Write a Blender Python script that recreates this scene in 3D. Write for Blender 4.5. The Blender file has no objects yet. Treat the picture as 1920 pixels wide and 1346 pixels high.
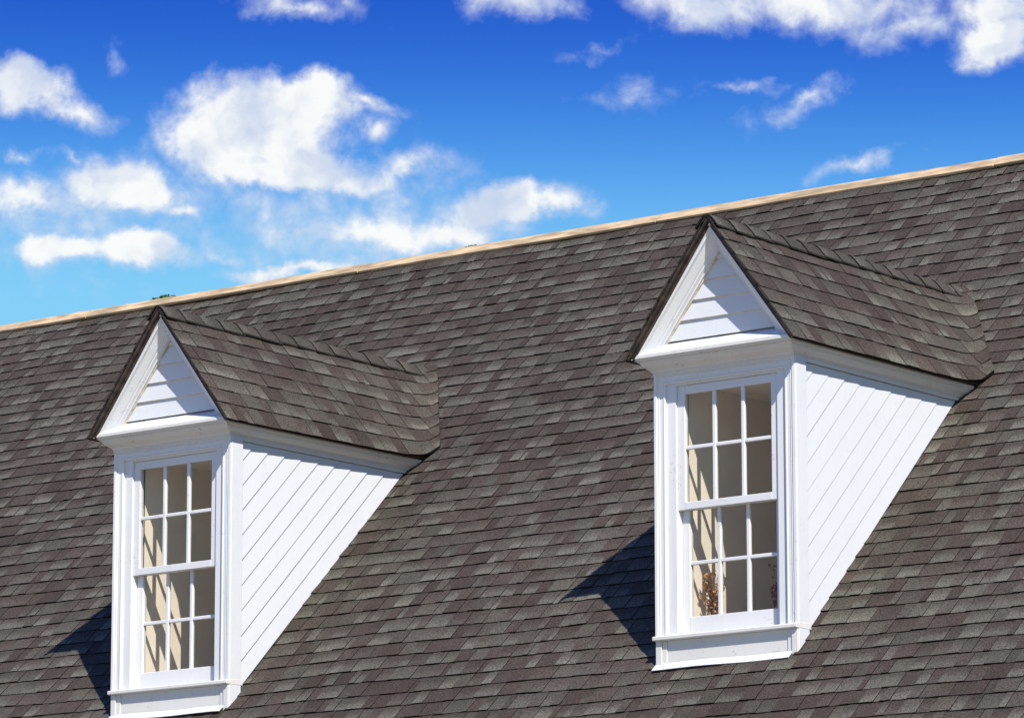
import bpy, bmesh, math, random
from mathutils import Vector, Matrix
sc = bpy.context.scene
C = sc.collection
R = math.radians

# ------------------------------------------------------------------ camera
CAM = Vector((15.1706, -21.3366, -4.2918)); YAW, PITCH, ROLL = R(38.1146), R(10.821), R(-0.0612)
F_PX = 8590.39                                            # focal length in pixels of a 1920 wide picture
fwd = Vector((-math.sin(YAW)*math.cos(PITCH), math.cos(YAW)*math.cos(PITCH), math.sin(PITCH)))
rgt = Vector((math.cos(YAW), math.sin(YAW), 0)); upv = rgt.cross(fwd)
rgt, upv = math.cos(ROLL)*rgt + math.sin(ROLL)*upv, math.cos(ROLL)*upv - math.sin(ROLL)*rgt
cd = bpy.data.cameras.new('camera'); cam = bpy.data.objects.new('camera', cd); C.objects.link(cam)
cd.sensor_width = 36; cd.lens = F_PX/1920*36; cd.clip_start = .5; cd.clip_end = 2000
cam.matrix_world = Matrix((( rgt.x, upv.x, -fwd.x, CAM.x), (rgt.y, upv.y, -fwd.y, CAM.y), (rgt.z, upv.z, -fwd.z, CAM.z), (0, 0, 0, 1)))
sc.camera = cam
cy = sc.cycles; cy.max_bounces = 8; cy.diffuse_bounces = 6; cy.glossy_bounces = 3; cy.transparent_max_bounces = 10

# ------------------------------------------------------------------ exposure, sun
EXPO = 0.50
sc.view_settings.view_transform = 'Standard'; sc.view_settings.look = 'None'
sc.view_settings.gamma = 1; sc.view_settings.exposure = EXPO; sc.view_settings.use_curve_mapping = False
SUN = Vector((.583, -.395, .712)).normalized()            # towards the sun
sl = bpy.data.lights.new('sun', 'SUN'); sl.energy = 5.0; sl.angle = R(.5); sl.color = (1, .955, .89)
so = bpy.data.objects.new('sun', sl); C.objects.link(so)
so.rotation_euler = SUN.to_track_quat('Z', 'Y').to_euler(); so.location = SUN*40

# ------------------------------------------------------------------ world: graded Nishita sky with clouds
w = bpy.data.worlds.new('World'); sc.world = w; w.use_nodes = True
w.cycles.sampling_method = 'MANUAL'; w.cycles.sample_map_resolution = 512
nt = w.node_tree; nt.nodes.clear()
def N(kind, **kw):
    n = nt.nodes.new(kind)
    for k, v in kw.items(): setattr(n, k, v)
    return n
def put(sock, v):
    if hasattr(v, 'is_output'): nt.links.new(v, sock)
    else: sock.default_value = v
def M(op, a, b=0.0, c=0.0, clamp=False):
    n = N('ShaderNodeMath', operation=op, use_clamp=clamp)
    for s, v in zip(n.inputs, (a, b, c)): put(s, v)
    return n.outputs[0]
def smooth(v, lo, hi):
    n = N('ShaderNodeMapRange', interpolation_type='SMOOTHSTEP')
    put(n.inputs[0], v); n.inputs[1].default_value = lo; n.inputs[2].default_value = hi
    return n.outputs[0]
tc = N('ShaderNodeTexCoord'); sep = N('ShaderNodeSeparateXYZ'); nt.links.new(tc.outputs['Generated'], sep.inputs[0])
X, Y, Z = sep.outputs
el = M('MULTIPLY', M('ARCSINE', Z), 180/math.pi)          # elevation in degrees
az = M('MULTIPLY', M('ARCTAN2', X, Y), 180/math.pi)       # azimuth in degrees
# the gradient from pale to deep blue lies low over the roof: read the sky texture at a stretched elevation
ee = M('MAXIMUM', M('SUBTRACT', el, 11.3), 0.0)
er = M('MULTIPLY', M('MINIMUM', M('MULTIPLY_ADD', M('MULTIPLY', ee, ee), 1.75, 7.0), 46.0), math.pi/180)
hl = M('SQRT', M('MAXIMUM', M('SUBTRACT', 1.0, M('MULTIPLY', Z, Z)), 1e-4))
ce = M('DIVIDE', M('COSINE', er), hl)
comb = N('ShaderNodeCombineXYZ'); put(comb.inputs[0], M('MULTIPLY', X, ce)); put(comb.inputs[1], M('MULTIPLY', Y, ce)); put(comb.inputs[2], M('SINE', er))
sky = N('ShaderNodeTexSky', sky_type='NISHITA', sun_disc=False)
sky.sun_elevation = math.asin(SUN.z); sky.sun_rotation = math.atan2(SUN.x, SUN.y); sky.dust_density = .3
nt.links.new(comb.outputs[0], sky.inputs[0])
sc3 = N('ShaderNodeSeparateColor'); nt.links.new(sky.outputs[0], sc3.inputs[0])
def grade(ch, gain, power): return M('MULTIPLY', M('POWER', M('MULTIPLY', ch, .1), power), gain*10/2**EXPO)
gr = N('ShaderNodeCombineColor')
put(gr.inputs[0], grade(sc3.outputs[0], .80, 1.62)); put(gr.inputs[1], grade(sc3.outputs[1], 1.05, 1.22)); put(gr.inputs[2], grade(sc3.outputs[2], 1.04, .42))
# clouds: soft banks at their compass bearing and height, broken up by noise
def bearing(px, py):
    d = (fwd + rgt*((px-960)/F_PX) - upv*((py-673)/F_PX)).normalized()
    return math.degrees(math.atan2(d.x, d.y)), math.degrees(math.asin(d.z))
PD = math.degrees(1/F_PX)                                  # degrees per photo pixel
vec = N('ShaderNodeCombineXYZ'); put(vec.inputs[0], az); put(vec.inputs[1], M('MULTIPLY', el, 1.0))
nz1 = N('ShaderNodeTexNoise'); nz1.inputs['Scale'].default_value = 1.3; nz1.inputs['Detail'].default_value = 6; nz1.inputs['Roughness'].default_value = .6
nt.links.new(vec.outputs[0], nz1.inputs['Vector'])
wob = N('ShaderNodeVectorMath', operation='MULTIPLY_ADD'); nt.links.new(nz1.outputs['Color'], wob.inputs[0])
wob.inputs[1].default_value = (1.0, .66, 0); wob.inputs[2].default_value = (-.5, -.33, 0)
pos = N('ShaderNodeVectorMath', operation='ADD'); nt.links.new(vec.outputs[0], pos.inputs[0]); nt.links.new(wob.outputs[0], pos.inputs[1])
BANKS = [  # photo centre x, y, half width, half height, turn, weight
 (470,245,185,105,0,2.4),(560,200,150,60,-8,2.2),(520,310,200,50,4,2.0),(640,330,170,40,6,1.2),(770,310,90,36,0,.8),(700,240,60,26,-5,.8),(690,185,90,26,14,.8),
 (225,350,130,58,8,1.7),(70,372,150,46,0,1.0),(330,395,70,18,12,.8),(35,290,60,22,-8,.7),(130,295,60,12,24,.5),
 (110,462,120,36,0,1.5),(255,468,140,44,3,1.6),(45,165,105,50,8,1.6),(140,212,90,32,16,.9),
 (560,18,120,30,4,.75),(640,6,60,32,0,.6),(970,4,135,40,8,.9),
 (1320,8,160,56,8,1.2),(1530,14,300,56,4,1.0),(1690,46,150,44,0,.75),(1860,72,100,52,0,1.5),(1900,8,190,62,0,1.2),
 (960,385,150,42,-4,1.7),(700,440,230,50,6,1.0),(560,508,200,24,-4,.95),(830,440,220,42,-8,1.1),(640,400,120,36,0,.5),
 (640,425,380,130,6,.58),(760,370,200,70,10,.55),(150,410,330,110,0,.46),
 (1210,178,80,30,0,.36),(1130,95,70,14,-12,.34),(1510,190,95,24,-28,.62),(1450,218,70,24,-10,.46),(1400,160,75,13,0,.45),
 (1610,312,120,20,-16,.7),(215,115,32,22,30,.38),(420,478,70,18,20,.5)]
field = None
for px, py, rx, ry, rot, wt in BANKS:
    a0, e0 = bearing(px, py)
    mp = N('ShaderNodeMapping', vector_type='TEXTURE'); nt.links.new(pos.outputs[0], mp.inputs[0])
    mp.inputs['Location'].default_value = (a0, e0, 0); mp.inputs['Rotation'].default_value = (0, 0, R(-rot)); mp.inputs['Scale'].default_value = (rx*PD*1.12, ry*PD*1.12, 1)
    ln = N('ShaderNodeVectorMath', operation='LENGTH'); nt.links.new(mp.outputs[0], ln.inputs[0])
    f = M('MINIMUM', M('MULTIPLY_ADD', ln.outputs['Value'], -wt, wt), 1.0)
    if field is None: field = f
    else: field = N2 = M('SMOOTH_MAX', field, f, .18)
# unseen sky elsewhere: added noise clouds, kept sparse to lower the fill light
nzg = N('ShaderNodeTexNoise'); nzg.inputs['Scale'].default_value = 7; nzg.inputs['Detail'].default_value = 4
nt.links.new(tc.outputs['Generated'], nzg.inputs['Vector'])
gen = M('MULTIPLY_ADD', nzg.outputs[0], 5.0, -3.05)
a0, e0 = bearing(960, 400)
dd = N('ShaderNodeVectorMath', operation='DISTANCE'); nt.links.new(vec.outputs[0], dd.inputs[0]); dd.inputs[1].default_value = (a0, e0, 0)
outm = smooth(dd.outputs['Value'], 8.0, 11.5)
field = M('ADD', M('MULTIPLY', field, M('SUBTRACT', 1.0, outm)), M('MULTIPLY', gen, outm))
nz2 = N('ShaderNodeTexNoise'); nz2.inputs['Scale'].default_value = 1.9; nz2.inputs['Detail'].default_value = 6; nz2.inputs['Roughness'].default_value = .58; nz2.inputs['Distortion'].default_value = .3
nt.links.new(vec.outputs[0], nz2.inputs['Vector'])
dens = M('ADD', field, M('MULTIPLY_ADD', nz2.outputs[0], 1.5, -.78))
mask = M('MULTIPLY', smooth(dens, -.12, .95), .97)
nz3 = N('ShaderNodeTexNoise'); nz3.inputs['Scale'].default_value = 1.0; nz3.inputs['Detail'].default_value = 4
nt.links.new(pos.outputs[0], nz3.inputs['Vector'])
thick = M('MULTIPLY', smooth(nz3.outputs[0], .32, .56), smooth(dens, .25, .9))
cc = N('ShaderNodeMix', data_type='RGBA'); put(cc.inputs[0], thick)
k = 10/2**EXPO
cc.inputs[6].default_value = (.62*k, .70*k, .86*k, 1); cc.inputs[7].default_value = (.97*k, .985*k, .97*k, 1)
mx = N('ShaderNodeMix', data_type='RGBA'); put(mx.inputs[0], mask); nt.links.new(gr.outputs[0], mx.inputs[6]); nt.links.new(cc.outputs[2], mx.inputs[7])
bg = N('ShaderNodeBackground'); bg.inputs[1].default_value = .1; nt.links.new(mx.outputs[2], bg.inputs[0])
wo = N('ShaderNodeOutputWorld'); nt.links.new(bg.outputs[0], wo.inputs[0])

# ------------------------------------------------------------------ materials
class MT:
    def __init__(s, name):
        s.m = bpy.data.materials.new(name); s.m.use_nodes = True; s.t = s.m.node_tree
        s.b = s.t.nodes['Principled BSDF']; s.out = s.t.nodes['Material Output']
        s.geo = s.t.nodes.new('ShaderNodeNewGeometry')
    def put(s, sock, v):
        if hasattr(v, 'is_output'): s.t.links.new(v, sock)
        else: sock.default_value = v
    def math(s, op, a, b=0., c=0., clamp=False):
        n = s.t.nodes.new('ShaderNodeMath'); n.operation = op; n.use_clamp = clamp
        for k, v in zip(n.inputs, (a, b, c)): s.put(k, v)
        return n.outputs[0]
    def noise(s, scale, detail=3, rough=.5, stretch=None):
        n = s.t.nodes.new('ShaderNodeTexNoise'); n.inputs['Scale'].default_value = scale; n.inputs['Detail'].default_value = detail; n.inputs['Roughness'].default_value = rough
        v = s.geo.outputs['Position']
        if stretch:
            mp = s.t.nodes.new('ShaderNodeMapping'); mp.inputs['Scale'].default_value = stretch; s.put(mp.inputs[0], v); v = mp.outputs[0]
        s.put(n.inputs['Vector'], v); return n.outputs[0]
    def ss(s, v, lo, hi, a=0., b=1.):
        n = s.t.nodes.new('ShaderNodeMapRange'); n.interpolation_type = 'SMOOTHSTEP'; s.put(n.inputs[0], v)
        for i, q in enumerate((lo, hi, a, b)): n.inputs[i+1].default_value = q
        return n.outputs[0]
    def mix(s, f, a, b):
        n = s.t.nodes.new('ShaderNodeMix'); n.data_type = 'RGBA'; s.put(n.inputs[0], f)
        for k, v in ((6, a), (7, b)): s.put(n.inputs[k], v if hasattr(v, 'is_output') else (*v, 1))
        return n.outputs[2]
    def scale(s, col, f):
        n = s.t.nodes.new('ShaderNodeVectorMath'); n.operation = 'SCALE'; s.put(n.inputs[0], col); s.put(n.inputs['Scale'], f); return n.outputs[0]
    def base(s, col, rough=.6, spec=.3):
        s.put(s.b.inputs['Base Color'], col if hasattr(col, 'is_output') else (*col, 1)); s.put(s.b.inputs['Roughness'], rough); s.b.inputs['Specular IOR Level'].default_value = spec
    def bump(s, h, strength, dist):
        n = s.t.nodes.new('ShaderNodeBump'); n.inputs['Strength'].default_value = strength; n.inputs['Distance'].default_value = dist
        s.put(n.inputs['Height'], h); s.put(s.b.inputs['Normal'], n.outputs[0])

def m_shingle():
    t = MT('asphalt_shingle')
    at = t.t.nodes.new('ShaderNodeAttribute'); at.attribute_name = 'tone'
    sp = t.t.nodes.new('ShaderNodeSeparateColor'); t.put(sp.inputs[0], at.outputs['Color'])
    kind, v, rnd, grd = sp.outputs[0], sp.outputs[1], sp.outputs[2], at.outputs['Alpha']
    n1 = t.noise(6, 3); n0 = t.noise(.7, 2)
    brown, grey, light = (.0455, .0335, .0275), (.061, .0545, .0435), (.096, .089, .072)
    col = t.mix(kind, brown, grey)
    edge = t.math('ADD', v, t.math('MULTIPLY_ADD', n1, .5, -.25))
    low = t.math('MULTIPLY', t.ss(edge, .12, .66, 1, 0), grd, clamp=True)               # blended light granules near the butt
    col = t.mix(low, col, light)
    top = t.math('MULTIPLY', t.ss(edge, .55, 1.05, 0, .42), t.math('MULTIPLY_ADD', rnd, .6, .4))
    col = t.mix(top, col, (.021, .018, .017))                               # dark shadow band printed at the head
    col = t.mix(t.math('MULTIPLY', grd, -1., clamp=True), col, (.010, .009, .009))   # black asphalt cut edges; the black also deepens the shade line below them
    var = t.math('MULTIPLY_ADD', rnd, .34, .82)
    var = t.math('MULTIPLY', var, t.math('MULTIPLY_ADD', n0, .55, .72))
    g = t.noise(110, 2, .8); g2 = t.noise(300, 0, .6)
    var = t.math('MULTIPLY', var, t.math('ADD', t.ss(g, .30, .70, .40, 1.52), t.ss(g2, .55, .8, 0, .75)))
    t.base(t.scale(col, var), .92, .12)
    t.bump(g, .5, .004)
    return t.m
def m_paint(name='white_paint', tint=(.62, .62, .615), dirt=.9):
    t = MT(name)
    a = t.noise(3.2, 5, .6); b = t.noise(26, 4, .65, (1, 1, .22)); c = t.noise(60, 3, .7)
    col = t.mix(t.ss(a, .45, .8, 0, .35*dirt), tint, (.60, .58, .54))
    col = t.mix(t.ss(b, .62, .74, 0, .5*dirt), col, (.50, .48, .44))
    col = t.mix(t.math('MULTIPLY', t.ss(c, .70, .74), t.ss(a, .52, .66, 0, dirt)), col, (.30, .25, .19))
    d = t.noise(85, 3, .7, (.5, .5, 1)); e = t.noise(7, 3, .6)
    col = t.mix(t.math('MULTIPLY', t.ss(d, .57, .61), t.ss(e, .56, .66, 0, min(1, dirt*.55))), col, (.27, .22, .165))   # flaked spots of bare wood
    col = t.mix(t.math('MULTIPLY', t.ss(t.noise(1.6, 4, .6, (1, 1, .5)), .4, .75), .22*dirt), col, (.47, .45, .40))
    t.base(col, t.ss(a, .3, .7, .45, .7), .3)
    t.bump(t.math('ADD', b, t.math('MULTIPLY', t.noise(2.2, 2), 1.5)), .3, .004)
    return t.m
def m_flat(name, col, rough=.7, var=.25, sc_=8, metal=0, bump=0, stretch=None, spec=.3):
    t = MT(name); n = t.noise(sc_, 4, .6, stretch)
    t.base(t.mix(t.ss(n, .3, .7), [c*(1-var) for c in col], [c*(1+var) for c in col]), rough, spec); t.b.inputs['Metallic'].default_value = metal
    if bump: t.bump(n, bump, .005)
    return t.m
def m_glass():
    t = MT('window_glass'); t.t.nodes.remove(t.b)
    tr = t.t.nodes.new('ShaderNodeBsdfTransparent'); tr.inputs[0].default_value = (.84, .84, .83, 1)
    gl = t.t.nodes.new('ShaderNodeBsdfGlossy'); gl.inputs['Roughness'].default_value = .015
    lw = t.t.nodes.new('ShaderNodeLayerWeight'); lw.inputs[0].default_value = .5
    fac = t.math('MULTIPLY_ADD', t.math('POWER', lw.outputs['Facing'], 5.), .92, .03)
    bp = t.t.nodes.new('ShaderNodeBump'); bp.inputs['Strength'].default_value = .06; bp.inputs['Distance'].default_value = .01
    t.put(bp.inputs['Height'], t.noise(5, 2)); t.put(gl.inputs['Normal'], bp.outputs[0])
    mxs = t.t.nodes.new('ShaderNodeMixShader'); t.put(mxs.inputs[0], fac); t.put(mxs.inputs[1], tr.outputs[0]); t.put(mxs.inputs[2], gl.outputs[0])
    t.put(t.out.inputs[0], mxs.outputs[0]); return t.m
SH = m_shingle(); WH = m_paint(); WH2 = m_paint('white_siding_paint', (.565, .575, .585), .22)
WORN = m_paint('weathered_white_paint', (.61, .59, .55), 1.4)
BARE_BOUNCE = m_flat('bare_edge_with_bounce', (.52, .44, .32), .8, .3, 20)  # bare wood, with warm bounce light from below put into the tan
DARK = m_flat('dark_brown_drip_edge', (.045, .032, .024), .6, .5, 14)
RIDGE = m_flat('tan_ridge_metal', (.43, .315, .185), .65, .36, 3.5, 0, .25, (1, 6, 6))
CREAM = m_flat('cream_plaster', (.84, .75, .61), .85, .05, 3)
DOORW = m_flat('interior_trim', (.62, .54, .44), .6, .06, 3)
FLASH = m_flat('white_flashing', (.58, .60, .62), .45, .14, 16)
GLASS = m_glass()
DECK = m_flat('roof_underlay', (.02, .019, .018), .95, .2)

# ------------------------------------------------------------------ helpers
def link(name, me, mats, parent=None, bevel=0):
    o = bpy.data.objects.new(name, me); C.objects.link(o)
    for m in (mats if isinstance(mats, (list, tuple)) else [mats]): me.materials.append(m)
    if parent: o.parent = parent
    if bevel:
        b = o.modifiers.new('bevel', 'BEVEL'); b.width = bevel; b.segments = 2; b.limit_method = 'ANGLE'; b.angle_limit = R(30)
    return o
def mesh(vs, fs, mi=None, smooth_=False):
    me = bpy.data.meshes.new('mesh'); me.from_pydata([tuple(v) for v in vs], [], fs); me.update()
    if mi: me.polygons.foreach_set('material_index', mi)
    if smooth_: me.polygons.foreach_set('use_smooth', [True]*len(me.polygons))
    return me
def empty(name, parent=None, loc=(0, 0, 0)):
    o = bpy.data.objects.new(name, None); C.objects.link(o); o.location = loc; o.parent = parent; o.empty_display_size = .2
    return o
def boxes(bs):
    vs, fs = [], []
    for x0, x1, y0, y1, z0, z1 in bs:
        b = len(vs); vs += [(x, y, z) for z in (z0, z1) for y in (y0, y1) for x in (x0, x1)]
        fs += [tuple(b+i for i in q) for q in ((0,2,3,1),(4,5,7,6),(0,1,5,4),(2,6,7,3),(0,4,6,2),(1,3,7,5))]
    return mesh(vs, fs)
def fix(me):
    bm = bmesh.new(); bm.from_mesh(me); bmesh.ops.recalc_face_normals(bm, faces=bm.faces); bm.to_mesh(me); bm.free(); return me
def loft(paths, closed_ends=True, closed=False):
    """rows of points (one row per profile point, each row the run of the path) -> faces between neighbouring rows"""
    n = len(paths[0]); vs = [p for row in paths for p in row]; fs = []
    rows = len(paths)
    for i in range(rows if closed else rows-1):
        j = (i+1) % rows
        for k_ in range(n-1): fs.append((i*n+k_, i*n+k_+1, j*n+k_+1, j*n+k_))
    if closed_ends and rows > 2:
        fs.append(tuple(i*n for i in range(rows))[::-1]); fs.append(tuple(i*n+n-1 for i in range(rows)))
    return fix(mesh(vs, fs))
def clip(poly, a, b, c):
    """keep the part of a convex polygon where a*u + b*v + c >= 0"""
    out = []
    for i in range(len(poly)):
        p, q = poly[i], poly[(i+1) % len(poly)]
        dp, dq = a*p[0]+b*p[1]+c, a*q[0]+b*q[1]+c
        if dp >= 0: out.append(p)
        if (dp >= 0) != (dq >= 0):
            t = dp/(dp-dq); out.append((p[0]+(q[0]-p[0])*t, p[1]+(q[1]-p[1])*t))
    return out
def area(poly): return abs(sum(poly[i][0]*poly[(i+1) % len(poly)][1]-poly[(i+1) % len(poly)][0]*poly[i][1] for i in range(len(poly))))/2
def project(P):
    d = Vector(P)-CAM; z = d.dot(fwd); return 960+F_PX*d.dot(rgt)/z, 673-F_PX*d.dot(upv)/z

# ------------------------------------------------------------------ the roof's measures
TH = R(44.27); CT, ST = math.cos(TH), math.sin(TH)
Y0, Z0 = .0, -1.05                                    # a point of the main slope
E = .1286                                                  # shingle exposure
S_EAVE, S_RIDGE = -1.8, 5.30
DX = (0.0, -4.3159)                                        # the two dormers
def zroof(y): return Z0+(y-Y0)*ST/CT
AL = R(52.7); CA, SA, TA = math.cos(AL), math.sin(AL), math.tan(AL)
ZA = 1.532                                                 # dormer ridge, top of the shingles
XE = .592; QE = XE/CA                                      # eave of the dormer roof
YV0 = Y0+(ZA-Z0)*CT/ST                                     # where the dormer ridge runs into the main slope
YF = -.165                                                 # front edge of the dormer roof
nM = Vector((0, -ST, CT))
def Pm(x, s, h=0.): return Vector((x, Y0+s*CT, Z0+s*ST))+nM*h
V0 = Vector((0, YV0, ZA)); V1 = Vector((XE, Y0+(ZA-XE*TA-Z0)*CT/ST, ZA-XE*TA)); LV = (V1-V0).length; tV = (V1-V0)/LV
nd = Vector((0, -1, 0)); nd = (nd-tV*nd.dot(tV)).normalized()
nm = Vector((1, 0, 0)); nm = (nm-tV*nm.dot(tV)).normalized()
nD = Vector((SA, 0, CA))
def dcut(tau): return .012+.075*max(0, tau)/LV
rng = random.Random(7)
def wave(x, s):                                            # slow unevenness of the old roof deck
    return .005*math.sin(x*1.7+s*.9)+.0035*math.sin(x*3.9-s*2.3+1)+.003*math.sin(s*3.1+x*.6)

house = empty('house', None, (0, 4, -5.9))
house['label'] = 'house roof of brown asphalt shingles with two white gabled dormers'; house['category'] = 'house'
bpy.context.view_layer.update()
HINV = Matrix.Translation(-house.location)
def under(o, par):                                         # keep world coordinates under a parent that only translates
    o.parent = par
    return o

def tones(rg):
    """kind, random, gradient of one shingle tab"""
    r = rg.random()
    if r < .44: return rg.uniform(0, .28), rg.random(), rg.choice((0, 0, .15, .35))
    if r < .72: return rg.uniform(.5, 1), rg.random(), rg.choice((0, .2, .45))
    return rg.uniform(.2, .9), rg.random(), rg.uniform(.75, 1)
def tone_attr(me, vals):
    a = me.color_attributes.new('tone', 'FLOAT_COLOR', 'CORNER')
    a.data.foreach_set('color', [c for v in vals for c in v])

# ------------------------------------------------------------------ main roof: tabs laid in courses
def tab_geo(poly, s0, hl_, hu, wob_, tone):
    """prism over a clipped tab polygon (x, s); height falls from the butt to the head"""
    def h(x, s): return hu+(hl_-hu)*max(0, min(1, 1-(s-s0)/(E+.02)))+wave(x, s)
    n = len(poly); vs = []; fs = []; cols = []
    vs += [Pm(x, s, h(x, s)) for x, s in poly]; vs += [Pm(x, s, -.022) for x, s in poly]
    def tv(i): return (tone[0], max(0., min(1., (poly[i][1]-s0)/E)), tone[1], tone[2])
    if area(poly) <= 0: return None
    sgn = sum(poly[i][0]*poly[(i+1) % n][1]-poly[(i+1) % n][0]*poly[i][1] for i in range(n)) > 0
    idx = list(range(n)) if sgn else list(range(n))[::-1]
    fs.append(tuple(idx)); cols += [tv(i) for i in idx]
    for a, b in zip(idx, idx[1:]+idx[:1]):
        fs.append((a, n+a, n+b, b)); cols += [(tone[0], .95, 0., -1.)]*4
    return vs, fs, cols
# cut line of the right valley in (x, s): two points
def to_s(P): return (P.y-Y0)/CT
c0 = V0+nm*dcut(0); c1 = V0+tV*(LV*1.01)+nm*dcut(LV*1.01)
K0 = (c0.x, to_s(c0)); K1 = (c1.x, to_s(c1))
def course_polys(x0, x1, s0, s1):
    """a tab rectangle minus the dormers' footprints -> list of polygons"""
    polys = [[(x0, s0), (x1, s0), (x1, s1), (x0, s1)]]
    for dx in DX:
        res = []
        for p in polys:
            if p[0][0]-dx > 1.1 and min(q[0] for q in p)-dx > 1.1 or max(q[0] for q in p)-dx < -1.1: res.append(p); continue
            if min(q[1] for q in p) > K0[1]+.005: res.append(p); continue
            for sg in (1, -1):
                h = clip(p, sg, 0, -sg*dx)
                if len(h) < 3 or area(h) < 1e-6: continue
                mid = sum(q[1] for q in h)/len(h)
                if mid > K1[1]+E*.55:                            # beside the valley: outside of the cut line
                    a = -(K1[1]-K0[1]); b = (K1[0]-K0[0])
                    h = clip(h, a*sg, b, -a*sg*dx-(a*K0[0]+b*K0[1]))
                elif mid > to_s(Vector((0, -.02, 0))):     # beside the cheek
                    h = clip(h, sg, 0, -sg*dx-.478)
                if len(h) >= 3 and area(h) > 2e-4: res.append(h)
        polys = res
    return polys
tabs = []
n_course = int((S_RIDGE-S_EAVE)/E)
for ci in range(n_course+1):
    s0 = S_RIDGE-.055-(ci+1)*E                             # counted down from the ridge
    if s0 < S_EAVE: break
    x = -12.4-rng.random()*.3; raised = rng.random() < .5; x_end = 5.2
    vis_lo, vis_hi = -11.0, 4.6
    ph = rng.random()*6
    while x < x_end:
        wd = rng.choice((.045, .068, .08, .092, .105, .12, .14, .17))*rng.uniform(.9, 1.1)
        tone = tones(rng)
        bs = .0045*math.sin(x*1.1+ph)+.0025*math.sin(x*2.7+ph*2)
        js = bs+rng.uniform(-.0016, .0016)
        hl_, hu = ((.0128, .0028) if raised else (.0090, .0008)); hl_ += rng.uniform(-.0008, .0012)
        for p in course_polys(x, x+wd-.0015, s0+js, s0+E+.03):
            g = tab_geo(p, s0+js, hl_, hu, 0, tone)
            if g: tabs.append((p, s0+js, g))
        x += wd
        raised = (not raised) if rng.random() < .86 else raised
def seen(p, s0):
    q = [project(Pm(x, min(s, s0+E))) for x, s in p]
    cx_ = sum(a for a, b in q)/len(q); cy_ = sum(b for a, b in q)/len(q)
    if not (0 < cx_ < 1920 and 0 < cy_ < 1346): return 0
    for x0_, x1_, y0_, y1_ in ((1180, 1560, 420, 1240), (180, 480, 600, 1346), (1500, 1800, 650, 900), (440, 760, 800, 1000)):
        if x0_ < cx_ < x1_ and y0_ < cy_ < y1_: return 0
    return area(q)
rank = sorted(range(len(tabs)), key=lambda i: -seen(tabs[i][0], tabs[i][1]))
single = set(rank[:300])
# deck under the shingles, open where the dormers stand
dv, dfc = [], []
s = S_EAVE
while s < S_RIDGE+.02:
    s2 = min(s+E, S_RIDGE+.03); cuts = [(-12.6, 5.3)]
    for dx in sorted(DX):
        zt = Pm(0, s2).z
        if Pm(0, s).y > .06 and zt < ZA-.05:
            hw = .45 if zt < .6 else min(.45, (ZA-.03-zt)/TA)
            a, b = cuts.pop(); cuts += [(a, dx-hw), (dx+hw, b)]
    for a, b in cuts:
        i = len(dv); dv += [Pm(a, s, -.016), Pm(b, s, -.016), Pm(b, s2, -.016), Pm(a, s2, -.016)]; dfc.append((i, i+1, i+2, i+3))
    s += E
i = len(dv); YR = Pm(0, S_RIDGE).y; ZR = Pm(0, S_RIDGE).z; yb_ = 2*YR-Pm(0, S_EAVE).y; ze_ = Pm(0, S_EAVE).z
dv += [(-12.6, YR, ZR), (5.3, YR, ZR), (5.3, yb_, ze_), (-12.6, yb_, ze_)]; dfc.append((i, i+1, i+2, i+3))
HL = house.location.copy()
def loc(vs): return [Vector(v)-HL for v in vs]
main_roof = link('main_roof', mesh(loc(dv), dfc), DECK, house)
main_roof['label'] = 'long main slope of weathered brown and grey shingles'
fv, ff, fc = [], [], []
for i, (p, s0, (vs, fs, cols)) in enumerate(tabs):
    if i in single:
        me = mesh(loc(vs), fs); tone_attr(me, cols); link('shingle', me, SH, main_roof)
    else:
        b = len(fv); fv += vs; ff += [tuple(b+q for q in f) for f in fs]; fc += cols
me = mesh(loc(fv), ff); tone_attr(me, fc); o = link('shingle_field', me, SH, main_roof); o['kind'] = 'stuff'

# ridge: lengths of tan metal cap, laid end to end
jx = [-12.5, -8.64, -5.92, -3.22, -.462, 2.3, 5.2]
for a, b in zip(jx, jx[1:]):
    o1, o2 = rng.uniform(-.004, .006), rng.uniform(-.004, .006)
    prof = [(-.080, .013), (-.077, .029), (-.04, .033), (.0, .036)]        # along the slope from the ridge, height over the slope
    rows = []
    for s_, h_ in prof:
        rows.append([Pm(a+.004, S_RIDGE+s_, h_+o1), Pm(a*.75+b*.25, S_RIDGE+s_, h_+o1*.5+rng.uniform(-.003, .003)), Pm((a+b)/2, S_RIDGE+s_, h_+rng.uniform(-.002, .004)), Pm(b-.004, S_RIDGE+s_, h_+o2)])
    rows += [[Vector((p.x, 2*YR-p.y, p.z)) for p in row] for row in rows[-2::-1]]
    rows += [[p-Vector((0, 0, .012)) for p in rows[-1]], [p-Vector((0, 0, .012)) for p in rows[0]]][:1]
    link('ridge_cap', loft([[q-HL for q in row] for row in rows], True, True), RIDGE, main_roof, .003)

# walls of the house below the slope (out of the picture)
WALLM = m_flat('cream_house_wall', (.55, .5, .42), .8, .08, 4)
yw0 = Pm(0, S_EAVE).y+.35; zw = zroof(yw0)-.06
link('wall', mesh(loc([(-12.2, yw0, -5.9), (4.9, yw0, -5.9), (4.9, yw0, zw), (-12.2, yw0, zw), (-12.2, 2*YR-yw0, -5.9), (4.9, 2*YR-yw0, -5.9), (4.9, 2*YR-yw0, zw), (-12.2, 2*YR-yw0, zw), (4.9, YR, ZR-.08), (-12.2, YR, ZR-.08)]),
     [(0, 1, 2, 3), (5, 4, 7, 6), (1, 5, 6, 8, 2), (4, 0, 3, 9, 7)]), WALLM, house)

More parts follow.
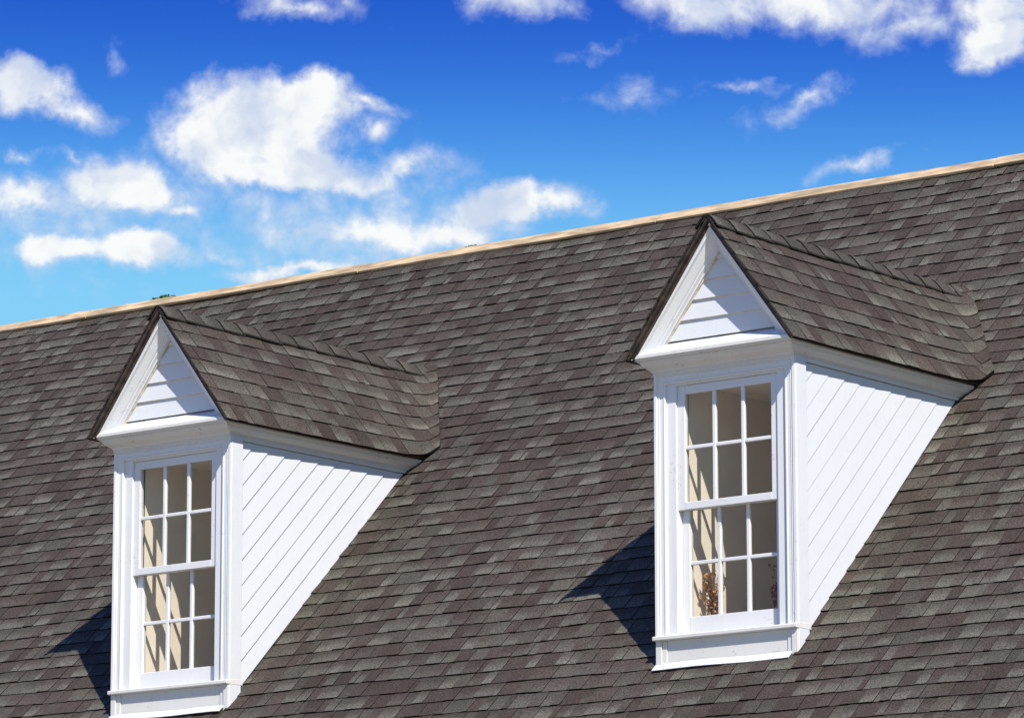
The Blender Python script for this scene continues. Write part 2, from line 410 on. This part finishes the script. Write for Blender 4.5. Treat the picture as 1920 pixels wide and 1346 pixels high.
# ------------------------------------------------------------------ a dormer
def fold(y, q, h):
    """a point of the unrolled dormer slope (y along the ridge, q down the slope), carried round the valley"""
    Pf = Vector((q*CA, y, ZA-q*SA)); rel = Pf-V0; tau = rel.dot(tV); d = -rel.dot(nd); kf = .085
    a = (d+math.sqrt(d*d+kf*kf))/2; b = (-d+math.sqrt(d*d+kf*kf))/2
    wgt = (1+d/math.sqrt(d*d+kf*kf))/2; n = (nD*(1-wgt)+nM*wgt).normalized()
    P = V0+tV*tau+nm*a+nd*b+n*h
    dr = q-(QE-.13)
    if dr > 0: P = P+Vector((.25, 0, -1))*(1.0*dr*dr*(1-wgt))
    return P
def y_cut(q):
    """where a course ends beyond the valley"""
    lo, hi = 0., 6.
    for _ in range(40):
        y = (lo+hi)/2; rel = Vector((q*CA, y, ZA-q*SA))-V0
        if -rel.dot(nd) < dcut(rel.dot(tV)): lo = y
        else: hi = y
    return lo
def dormer_tab(y0, y1, q0, hl_, hu, tone, flip):
    """q0 = butt (lower edge); the head lies E+.03 further up"""
    qs = [q0, q0-E*.5, max(q0-E-.03, .005)]
    ya = [min(y0, y_cut(q)) for q in qs]; yb = [min(y1, y_cut(q)) for q in qs]
    if max(b-a for a, b in zip(ya, yb)) < .012: return None
    yv = Y0+(ZA-q0*SA-Z0)*CT/ST
    ns = 7 if y1 > yv-.22 else 1
    if ns == 1 and q0 > QE-.1: ns = 2
    vs, fs, cols = [], [], []
    for r_, q in enumerate(qs):
        h = hl_+(hu-hl_)*(q0-q)/(E+.03)
        for k_ in range(ns+1):
            y = ya[r_]+(yb[r_]-ya[r_])*k_/ns; vs.append(fold(y, q, h+.002*math.sin(y*5+q*4)))
    for r_ in (0, 2):
        for k_ in range(ns+1):
            q = qs[r_]; y = ya[r_]+(yb[r_]-ya[r_])*k_/ns; vs.append(fold(y, q, -.005))
    m_ = ns+1
    def add(f, v): fs.append(f); cols.extend([(tone[0], vv, tone[1], tone[2]) for vv in v])
    for k_ in range(ns):
        for r_, (va, vb) in enumerate(((0., .5), (.5, 1.))):
            add((r_*m_+k_, r_*m_+k_+1, (r_+1)*m_+k_+1, (r_+1)*m_+k_), (va, va, vb, vb))
        fs.append((3*m_+k_, 3*m_+k_+1, k_+1, k_)); cols.extend([(tone[0], .95, 0, -1)]*4)
    for k_ in (0, ns):
        fs.append((k_, m_+k_, 2*m_+k_, 4*m_+k_, 3*m_+k_)); cols.extend([(tone[0], .95, 0, -.25)]*5)
    if flip: vs = [Vector((-v.x, v.y, v.z)) for v in vs]; 
    me = mesh(vs, fs)
    tone_attr(me, cols)
    if flip: me.flip_normals()
    return me

def build_dormer(dx, label, seed, lap):
    rg = random.Random(seed)
    D = empty('dormer', house, Vector((dx, 0, 0))-HL); D['label'] = label
    # --- cheeks and front wall behind the trim
    zt = .70
    def prism(name, poly, xa, xb, mat, bevel=0, mi=None):
        n = len(poly); vs = [(xa, y, z) for y, z in poly]+[(xb, y, z) for y, z in poly]
        fs = [tuple(range(n))[::-1], tuple(range(n, 2*n))]+[(i, (i+1) % n, n+(i+1) % n, n+i) for i in range(n)]
        return link(name, fix(mesh(vs, fs)), mat, D, bevel)
    for sg in (1, -1):
        prism('cheek_wall', [(.03, zroof(.03)-.12), (1.9, zroof(1.9)-.12), (1.9, zt), (.03, zt)], sg*.44, sg*.467, WH)
        prism('corner_board', [(.0, zroof(.0)-.01), (.105, zroof(.105)-.01), (.105, .672), (.0, .672)], sg*.452, sg*.503, WH2, .003)
    # --- lapped boards on the right cheek, parallel to the slope
    perp_roof = -Y0*ST+Z0*CT; pitch = .1145; kk = 0
    lo = -.05-6*pitch
    while lo < .45:
        hi = lo+pitch+.012
        # strip lo..hi (perpendicular to the slope), from the corner board back to the roof, under the crown
        y_a, y_b = .105, 1.9
        poly = [(y_a, zroof(y_a)-1), (y_b, zroof(y_b)-1), (y_b, .645), (y_a, .645)]
        poly = clip(poly, -ST, CT, -lo); poly = clip(poly, ST, -CT, hi) if poly else poly
        if poly: poly = clip(poly, -ST, CT, -perp_roof+.01)
        if poly and len(poly) >= 3 and area(poly) > 1e-4:
            n = len(poly); jit = rg.uniform(-.0012, .0012)
            def xo(y, z): t = (-y*ST+z*CT-lo)/(hi-lo); return .4845+jit-lap*t
            vs = [(xo(y, z), y, z) for y, z in poly]+[(.466, y, z) for y, z in poly]
            fs = [tuple(range(n)), tuple(range(n, 2*n))[::-1]]+[(i, n+i, n+(i+1) % n, (i+1) % n) for i in range(n)]
            link('siding_board', fix(mesh(vs, fs)), WH2, D)
        lo += pitch
    prism('cheek_siding', [(.105, zroof(.105)-.01), (1.9, zroof(1.9)-.01), (1.9, .69), (.105, .69)], -.467, -.48, WH2)
    # --- front: casing, frame, sill, apron
    prof = [(0, .05), (0, -.014), (.017, -.014), (.021, -.005), (.027, -.005), (.031, -.009), (.037, -.003), (.060, -.003), (.064, -.007), (.071, -.007), (.075, -.002), (.075, .05)]
    link('window_casing', loft([[(-.5+o, y, -.88), (-.5+o, y, .677-o), (.5-o, y, .677-o), (.5-o, y, -.88)] for o, y in prof]), WH, D)
    prof = [(0, .05), (0, .012), (1, .012), (1, .022), (1.05, .022), (1.05, .13)]
    link('window_frame', loft([[(-.427+.066*o, y, -.885), (-.427+.066*o, y, .603-.014*o), (.427-.066*o, y, .603-.014*o), (.427-.066*o, y, -.885)] for o, y in prof]), WH, D)
    sill = [(.12, -.868), (-.012, -.878), (-.030, -.880), (-.035, -.885), (-.035, -.902), (-.029, -.906), (.12, -.906)]
    link('window_sill', loft([[(-.509, y, z), (.5045, y, z)] for y, z in sill], True, True), WORN, D, .002)
    zb = zroof(0)-.03
    for sg in (1, -1):
        link('casing_foot', boxes([tuple(sorted((sg*.425, sg*.458)))+(-.004, .05, zb, -.9065), tuple(sorted((sg*.4585, sg*.5)))+(-.013, .05, zb-.005, -.9065)]), WORN, D, .003)
    link('apron_board', boxes([(-.4245, .4245, .003, .05, zb-.01, -.9065)]), WORN, D, .002)
    # flashing dressed on to the shingles below the apron
    link('flashing', loft([[Pm(x, s_, h_+.003*math.sin(x*9+seed)) for x in [-.505+i*.0965 for i in range(11)]] for s_, h_ in ((.006, .014), (-.056, .017), (-.055, .012), (.006, .008))], True, True), FLASH, D)
    for x_ in (-.26, .05, .3):
        link('nail_head', boxes([(x_, x_+.022, Pm(x_, -.03).y-.004, Pm(x_, -.03).y+.006, Pm(x_, -.03, .019).z-.004, Pm(x_, -.03, .019).z+.006)]), FLASH, D, .002)
    # --- sashes: upper one in front, lower one behind it
    def sash(name, yf, z_top, z_bot, top_h, bot_h, zm):
        g = .307; so_ = .357
        link(name, boxes([(-so_, -g, yf, yf+.036, z_bot, z_top), (g, so_, yf, yf+.036, z_bot, z_top), (-g-.001, g+.001, yf+.001, yf+.035, z_top-top_h, z_top-.001), (-g-.001, g+.001, yf-.0015, yf+.035, z_bot+.001, z_bot+bot_h)]), WH, D, .003)
        za_, zb2 = z_bot+bot_h, z_top-top_h; mw = .0125
        xs = [-g, -g/3, g/3, g]
        for x_ in xs[1:3]: link('muntin', boxes([(x_-mw, x_+mw, yf+.006, yf+.03, za_-.002, zb2+.002)]), WH, D, .005)
        for a, b in zip(xs, xs[1:]): link('muntin', boxes([(a+(mw if a > -g else -.002)-.001, b-(mw if b < g else -.002)+.001, yf+.007, yf+.029, zm-.011, zm+.011)]), WH, D, .004)
        for a, b in zip(xs, xs[1:]):
            for lo2, hi2 in ((za_, zm), (zm, zb2)):
                t_ = rg.uniform(-.002, .002)
                link('pane', mesh([(a-.002, yf+.018, lo2), (b+.002, yf+.018+t_, lo2), (b+.002, yf+.018-t_, hi2), (a-.002, yf+.018, hi2)], [(0, 1, 2, 3)]), GLASS, D)
    sash('upper_sash', .027, .588, -.148, .051, .045, .219)
    sash('lower_sash', .068, -.100, -.868, .045, .097, -.4554)
    # --- room behind the window; unseen back wall set close to raise bounced light
    CE = .615
    v = [(sx*.335, y_, z_) for z_ in (-.90, CE) for y_ in (.105, 1.45) for sx in (-1, 1)]
    link('interior_room', mesh(v, [(0, 2, 6, 4), (1, 5, 7, 3), (4, 6, 7, 5), (0, 1, 3, 2), (2, 3, 7, 6)]), CREAM, D)
    link('window_stool', boxes([(-.334, .334, .106, .27, -.895, -.872)]), DOORW, D, .004)
    link('interior_trim', boxes([(-.3345, -.316, .98, 1.07, -.895, .36), (-.3345, -.316, 1.07, 1.44, .28, .36)]), DOORW, D, .003)
    # --- cornice: one crown moulding round front and sides
    prof = [(0, .640), (0, .662), (.019, .662), (.019, .675), (.027, .675), (.030, .684), (.048, .692), (.074, .704), (.092, .720), (.096, .730), (.096, .736), (.118, .736), (.118, .744), (.132, .750), (.132, .768)]
    rows = []
    for o, z in prof:
        hx = .492+.066*(o/.132)
        zs = .674+(z-.664)*.66
        yb = Y0+(zs-Z0)*CT/ST+.06
        rows.append([(-hx, yb, zs), (-hx, -o+.05, zs), (-hx, -o, z), (hx, -o, z), (hx, -o+.05, zs), (hx, yb, zs)])
    rows.append([(-.40, 1.9, .745), (-.40, .0, .745), (-.40, -.02, .745), (.40, -.02, .745), (.40, .0, .745), (.40, 1.9, .745)])
    link('cornice', loft(rows, False), WORN, D)
    link('frieze_board', boxes([(.467, .4935, .106, 1.80, .650, .685)]), WH, D, .002)
    link('gable_shelf', mesh([(-.556, -.131, .7685), (.556, -.131, .7685), (.50, -.015, .843), (-.50, -.015, .843), (-.556, -.131, .76), (.556, -.131, .76)], [(0, 1, 2, 3), (4, 5, 1, 0)]), FLASH, D)
    # --- gable: lapped boards and raking mouldings
    tg = 1.292; zz = .848-.0
    lows = [.846, .961, 1.075, 1.187, 1.300]
    for i, z0_ in enumerate(lows):
        z1_ = (lows[i+1] if i+1 < len(lows) else 1.42)+.012
        poly = [(-.6, z0_), (.6, z0_), (.6, z1_), (-.6, z1_)]
        poly = clip(poly, -tg, -1, 1.40); poly = clip(poly, tg, -1, 1.40)
        if len(poly) < 3: continue
        n = len(poly)
        def yo(z): return -.034+.015*(z-z0_)/(z1_-z0_)
        vs = [(x, yo(z), z) for x, z in poly]+[(x, .0, z) for x, z in poly]
        fs = [tuple(range(n)), tuple(range(n, 2*n))[::-1]]+[(k_, n+k_, n+(k_+1) % n, (k_+1) % n) for k_ in range(n)]
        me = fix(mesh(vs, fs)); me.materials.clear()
        o = link('gable_board', me, [WH2, BARE_BOUNCE], D)
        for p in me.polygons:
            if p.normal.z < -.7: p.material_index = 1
    prof = [(-.012, .06), (-.012, -.134), (.012, -.134), (.016, -.126), (.026, -.122), (.030, -.108), (.062, -.074), (.066, -.064), (.074, -.062), (.080, -.046), (.091, -.048), (.091, -.034), (.098, -.034), (.098, .0)]
    ca = math.cos(math.atan(tg))
    for sg in (1, -1):
        rows = []
        for p_, y in prof:
            za_ = 1.492-p_/ca; rows.append([(0, y, za_), (sg*(za_-.745)/tg, y, .745)])
        me = loft(rows, False); link('rake_moulding', me, [WH, BARE_BOUNCE], D)
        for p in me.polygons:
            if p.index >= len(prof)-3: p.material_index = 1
    # --- roof boards and dark drip edge along the rakes and eaves
    for sg in (1, -1):
        def rl(q, y, h): return (sg*(q*CA+h*SA), y, ZA-q*SA+h*CA)
        q1 = QE-.012
        link('roof_board', loft([[rl(.05, YF+.03, h), rl(q1, YF+.03, h)] if e == 0 else [rl(.05, YV0-.08, h), rl(q1, V1.y+.02, h)] for e, h in ((0, -.036), (0, -.008), (1, -.008), (1, -.036))], True, True), WORN if False else DARK, D)
        link('drip_edge', loft([[rl(.006, y, h), rl(QE+.004, y, h)] for y, h in ((YF+.005, -.004), (YF+.005, -.015), (YF+.010, -.018), (YF+.06, -.024), (YF+.06, -.004))], True, True), DARK, D)
    # --- shingles of the right slope one by one, of the left slope joined
    lv, lf_, lc = [], [], []
    nc = 8
    for sg in (1, -1):
        for ci in range(nc):
            q0 = QE-ci*E
            if q0 < .06: break
            y = YF-rg.uniform(0, .08); raised = rg.random() < .5
            qe = q0+rg.uniform(-.003, .003)
            while y < y_cut(q0)+.3:
                wd = rg.choice((.06, .09, .11, .13, .155, .185))*rg.uniform(.9, 1.1); tone = tones(rg)
                hl_, hu = ((.0120, .0035) if raised else (.0085, .0015))
                me = dormer_tab(max(y, YF), y+wd-.0015, qe, hl_+rg.uniform(-.001, .0015), hu, tone, sg < 0)
                y += wd; raised = (not raised) if rg.random() < .86 else raised
                if me is None: continue
                if sg > 0: link('shingle', me, SH, D)
                else:
                    b = len(lv); lv += [v_.co.copy() for v_ in me.vertices]; lf_ += [tuple(b+q for q in p.vertices) for p in me.polygons]
                    lc += [tuple(c.color) for c in me.color_attributes['tone'].data]; bpy.data.meshes.remove(me)
    me = mesh(lv, lf_); tone_attr(me, lc); o = link('shingle_field', me, SH, D); o['kind'] = 'stuff'
    # --- cap shingles over the dormer ridge
    y = YF-.005; k_ = 0
    while y < YV0-.02:
        ex = .184; tone = (rg.uniform(.5, 1), rg.random()*.6, rg.choice((0, .3, .6)))
        y1 = min(y+ex+.03, YV0+.06); rows = []; cols = []
        ang = [-1, -.55, -.28, -.1, .1, .28, .55, 1]
        jz = rg.uniform(-.002, .003); ex_w = rg.uniform(-.006, .006)
        for e, yy in enumerate((y, y+ex*.5, y1)):
            lift = (.018, .014, .009)[e]+jz; row = []
            for a in ang:
                q = (.118+ex_w)*abs(a); sg = 1 if a > 0 else -1
                rx = .045; x_ = sg*q*CA; zz_ = ZA-math.sqrt((x_*TA)**2+.026**2)+.020
                drop = 0 if yy < YV0-.12 else 0
                row.append(Vector((x_+sg*lift*SA*min(1, abs(a)*2), yy, zz_+lift*(.55 if abs(a) > .4 else .9))))
            rows.append(row)
        n = len(ang); vs = [p for r_ in rows for p in r_]; fs = []; cc_ = []
        for r_ in range(2):
            for a in range(n-1):
                fs.append((r_*n+a, r_*n+a+1, (r_+1)*n+a+1, (r_+1)*n+a)); cc_ += [(tone[0], v_, tone[1], tone[2]) for v_ in (r_*.5, r_*.5, r_*.5+.5, r_*.5+.5)]
        b = len(vs); vs += [p+Vector((0, .002, -.013)) for p in rows[0]]
        for a in range(n-1): fs.append((a, b+a, b+a+1, a+1)); cc_ += [(tone[0], .95, 0, -.6)]*4
        for edge, s_ in ((0, 1), (n-1, -1)):
            i0 = len(vs); vs += [rows[r_][edge]+Vector((0, 0, -.011)) for r_ in range(3)]
            for r_ in range(2): fs.append((r_*n+edge, (r_+1)*n+edge, i0+r_+1, i0+r_)); cc_ += [(tone[0], .95, 0, -.6)]*4
        me = mesh(vs, fs); tone_attr(me, cc_)
        me = me
        link('ridge_shingle', me, SH, D); y += ex; k_ += 1
    return D
build_dormer(DX[0], 'nearer white gabled dormer with dried flowers behind its lower panes', 3, .006)
build_dormer(DX[1], 'farther white gabled dormer with sunlit stripes on the wall behind its panes', 11, .009)

# ------------------------------------------------------------------ dried flowers on the stool of the nearer window
STEM = m_flat('dry_stem', (.16, .09, .045), .8, .3, 40)
LEAF = m_flat('dry_leaf', (.62, .31, .10), .75, .6, 45)
LEAFR = m_flat('dry_red_leaf', (.30, .09, .05), .75, .5, 45)
VASE = m_flat('stoneware', (.5, .46, .4), .35, .1, 9)
def bouquet(locv, label, h, spread, n, leaf, seed):
    rg = random.Random(seed); T = empty('dried_flower_bouquet', None, locv); T['label'] = label; T['category'] = 'dried flowers'
    ring = [(.020, 0), (.032, .015), (.036, .05), (.026, .085), (.020, .10), (.024, .112)]
    rows = [[(r_*math.cos(a*math.pi/6), r_*math.sin(a*math.pi/6), z) for a in range(13)] for r_, z in ring]
    link('vase', loft(rows, False), VASE, T)
    sv, sf, lv, lf_ = [], [], [], []
    for i in range(n):
        a = rg.uniform(0, 2*math.pi); r_ = spread*math.sqrt(rg.random()); hh = h*rg.uniform(.55, 1.0)
        p0 = Vector((rg.uniform(-.012, .012), rg.uniform(-.012, .012), .06)); p2 = Vector((r_*math.cos(a), r_*math.sin(a)*.7, hh)); p1 = (p0+p2)/2+Vector((0, 0, .04))
        prev = None
        for k_ in range(6):
            t = k_/5; p = p0*(1-t)**2+p1*2*t*(1-t)+p2*t*t; rad = .0022*(1-.5*t)
            b = len(sv); sv += [p+Vector((rad*math.cos(q*2.094), rad*math.sin(q*2.094), 0)) for q in range(3)]
            if prev is not None: sf += [(prev+q, prev+(q+1) % 3, b+(q+1) % 3, b+q) for q in range(3)]
            prev = b
            if t > .35:
                for _ in range(rg.randint(2, 4)):
                    c_ = p+Vector((rg.uniform(-.02, .02), rg.uniform(-.02, .02), rg.uniform(-.02, .02)))
                    u_ = Vector((rg.uniform(-1, 1), rg.uniform(-1, 1), rg.uniform(-1, 1))).normalized(); w_ = u_.orthogonal().normalized(); m_ = rg.uniform(.009, .019)
                    b2 = len(lv); k3 = u_.cross(w_)*m_*.35
                    lv += [c_-u_*m_, c_+w_*m_*.6+k3, c_+u_*m_, c_-w_*m_*.6+k3]; lf_ += [(b2, b2+1, b2+2), (b2, b2+2, b2+3)]
    link('stems', mesh(sv, sf), STEM, T)['kind'] = 'stuff'
    link('petals', mesh(lv, lf_), leaf, T)['kind'] = 'stuff'
bouquet((-.235, .205, -.872), 'orange brown dried flowers behind the lower left pane of the nearer dormer', .37, .075, 18, LEAF, 5)
bouquet((.222, .22, -.872), 'dark red dried flowers half hidden at the right pane of the nearer dormer', .39, .06, 14, LEAFR, 9)

# ------------------------------------------------------------------ ground and the trees behind the house
ground = link('ground', mesh([(-500, -500, -5.9), (500, -500, -5.9), (500, 500, -5.9), (-500, 500, -5.9)], [(0, 1, 2, 3)]), m_flat('pale_bounce_ground', (.31, .27, .21), .9, .2, .6), None)  # unseen ground, made pale and warm to bounce light up to the trim
ground['kind'] = 'structure'
BARK = m_flat('bark', (.09, .065, .045), .9, .3, 12); GREEN = m_flat('tree_leaf', (.045, .075, .025), .6, .5, 3)
def tree(top, crown_r, label, seed):
    rg = random.Random(seed); zg = -5.9; H = top.z-zg
    T = empty('tree', None, (top.x, top.y, zg)); T['label'] = label; T['category'] = 'tree'; T['group'] = 'trees behind the house'
    vs, fs = [], []
    def limb(p, q, r0, r1):
        d = (q-p).normalized(); u_ = d.orthogonal().normalized(); w_ = d.cross(u_); b = len(vs)
        for P, r_ in ((p, r0), (q, r1)): vs.extend([P+(u_*math.cos(a*math.pi/4)+w_*math.sin(a*math.pi/4))*r_ for a in range(8)])
        fs.extend([(b+a, b+(a+1) % 8, b+8+(a+1) % 8, b+8+a) for a in range(8)])
    knots = [Vector((0, 0, 0)), Vector((.1, 0, H*.3)), Vector((-.05, .1, H*.6)), Vector((0, 0, H*.93))]
    for i in range(3): limb(knots[i], knots[i+1], .2*(1-i*.3), .2*(1-(i+1)*.3))
    tips = []
    for i in range(34):
        t = rg.uniform(.35, .95); b = Vector((0, 0, H*t)); a = rg.uniform(0, 6.283); rr = crown_r*math.sqrt(max(.04, 1-((t-.55)/.48)**2))*rg.uniform(.6, 1)
        e = b+Vector((rr*math.cos(a), rr*math.sin(a), H*rg.uniform(.0, .05))); limb(b, e, .05, .012); tips.append((b, e))
    link('trunk', mesh(vs, fs), BARK, T)
    lv, lf_ = [], []
    for i in range(12000):
        b, e = rg.choice(tips); c_ = b.lerp(e, rg.uniform(.35, 1.02))+Vector((rg.gauss(0, .22), rg.gauss(0, .22), rg.gauss(0, .2)))
        if c_.z > H-.7: c_.z = H-.7-rg.random()*.6
        u_ = Vector((rg.uniform(-1, 1), rg.uniform(-1, 1), rg.uniform(-1, 1))).normalized(); w_ = u_.orthogonal().normalized(); m_ = rg.uniform(.02, .045)
        k3 = len(lv); lv += [c_-u_*m_, c_+w_*m_*.5, c_+u_*m_, c_-w_*m_*.5]; lf_.append((k3, k3+1, k3+2, k3+3))
    for i in range(3500):                                  # dense top of the crown
        c_ = Vector((rg.gauss(0, .30), rg.gauss(0, .30), 0)); c_.z = H-.05-rg.random()**2*.9-(c_.x**2+c_.y**2)*(1.3+.6*math.sin(c_.x*9+seed))
        u_ = Vector((rg.uniform(-1, 1), rg.uniform(-1, 1), rg.uniform(-1, 1))).normalized(); w_ = u_.orthogonal().normalized(); m_ = rg.uniform(.02, .04)
        k3 = len(lv); lv += [c_-u_*m_, c_+w_*m_*.5, c_+u_*m_, c_-w_*m_*.5]; lf_.append((k3, k3+1, k3+2, k3+3))
    link('crown', mesh(lv, lf_), GREEN, T)['kind'] = 'stuff'
def far(px, py, dist): return CAM+(fwd+rgt*((px-960)/F_PX)-upv*((py-673)/F_PX)).normalized()*dist
tree(far(318, 550, 58), 2.4, 'leafy tree behind the ridge above the farther dormer, only its tip showing', 4)
tree(far(887, 455, 62), 2.2, 'leafy tree behind the middle of the ridge, only its tip showing', 8)
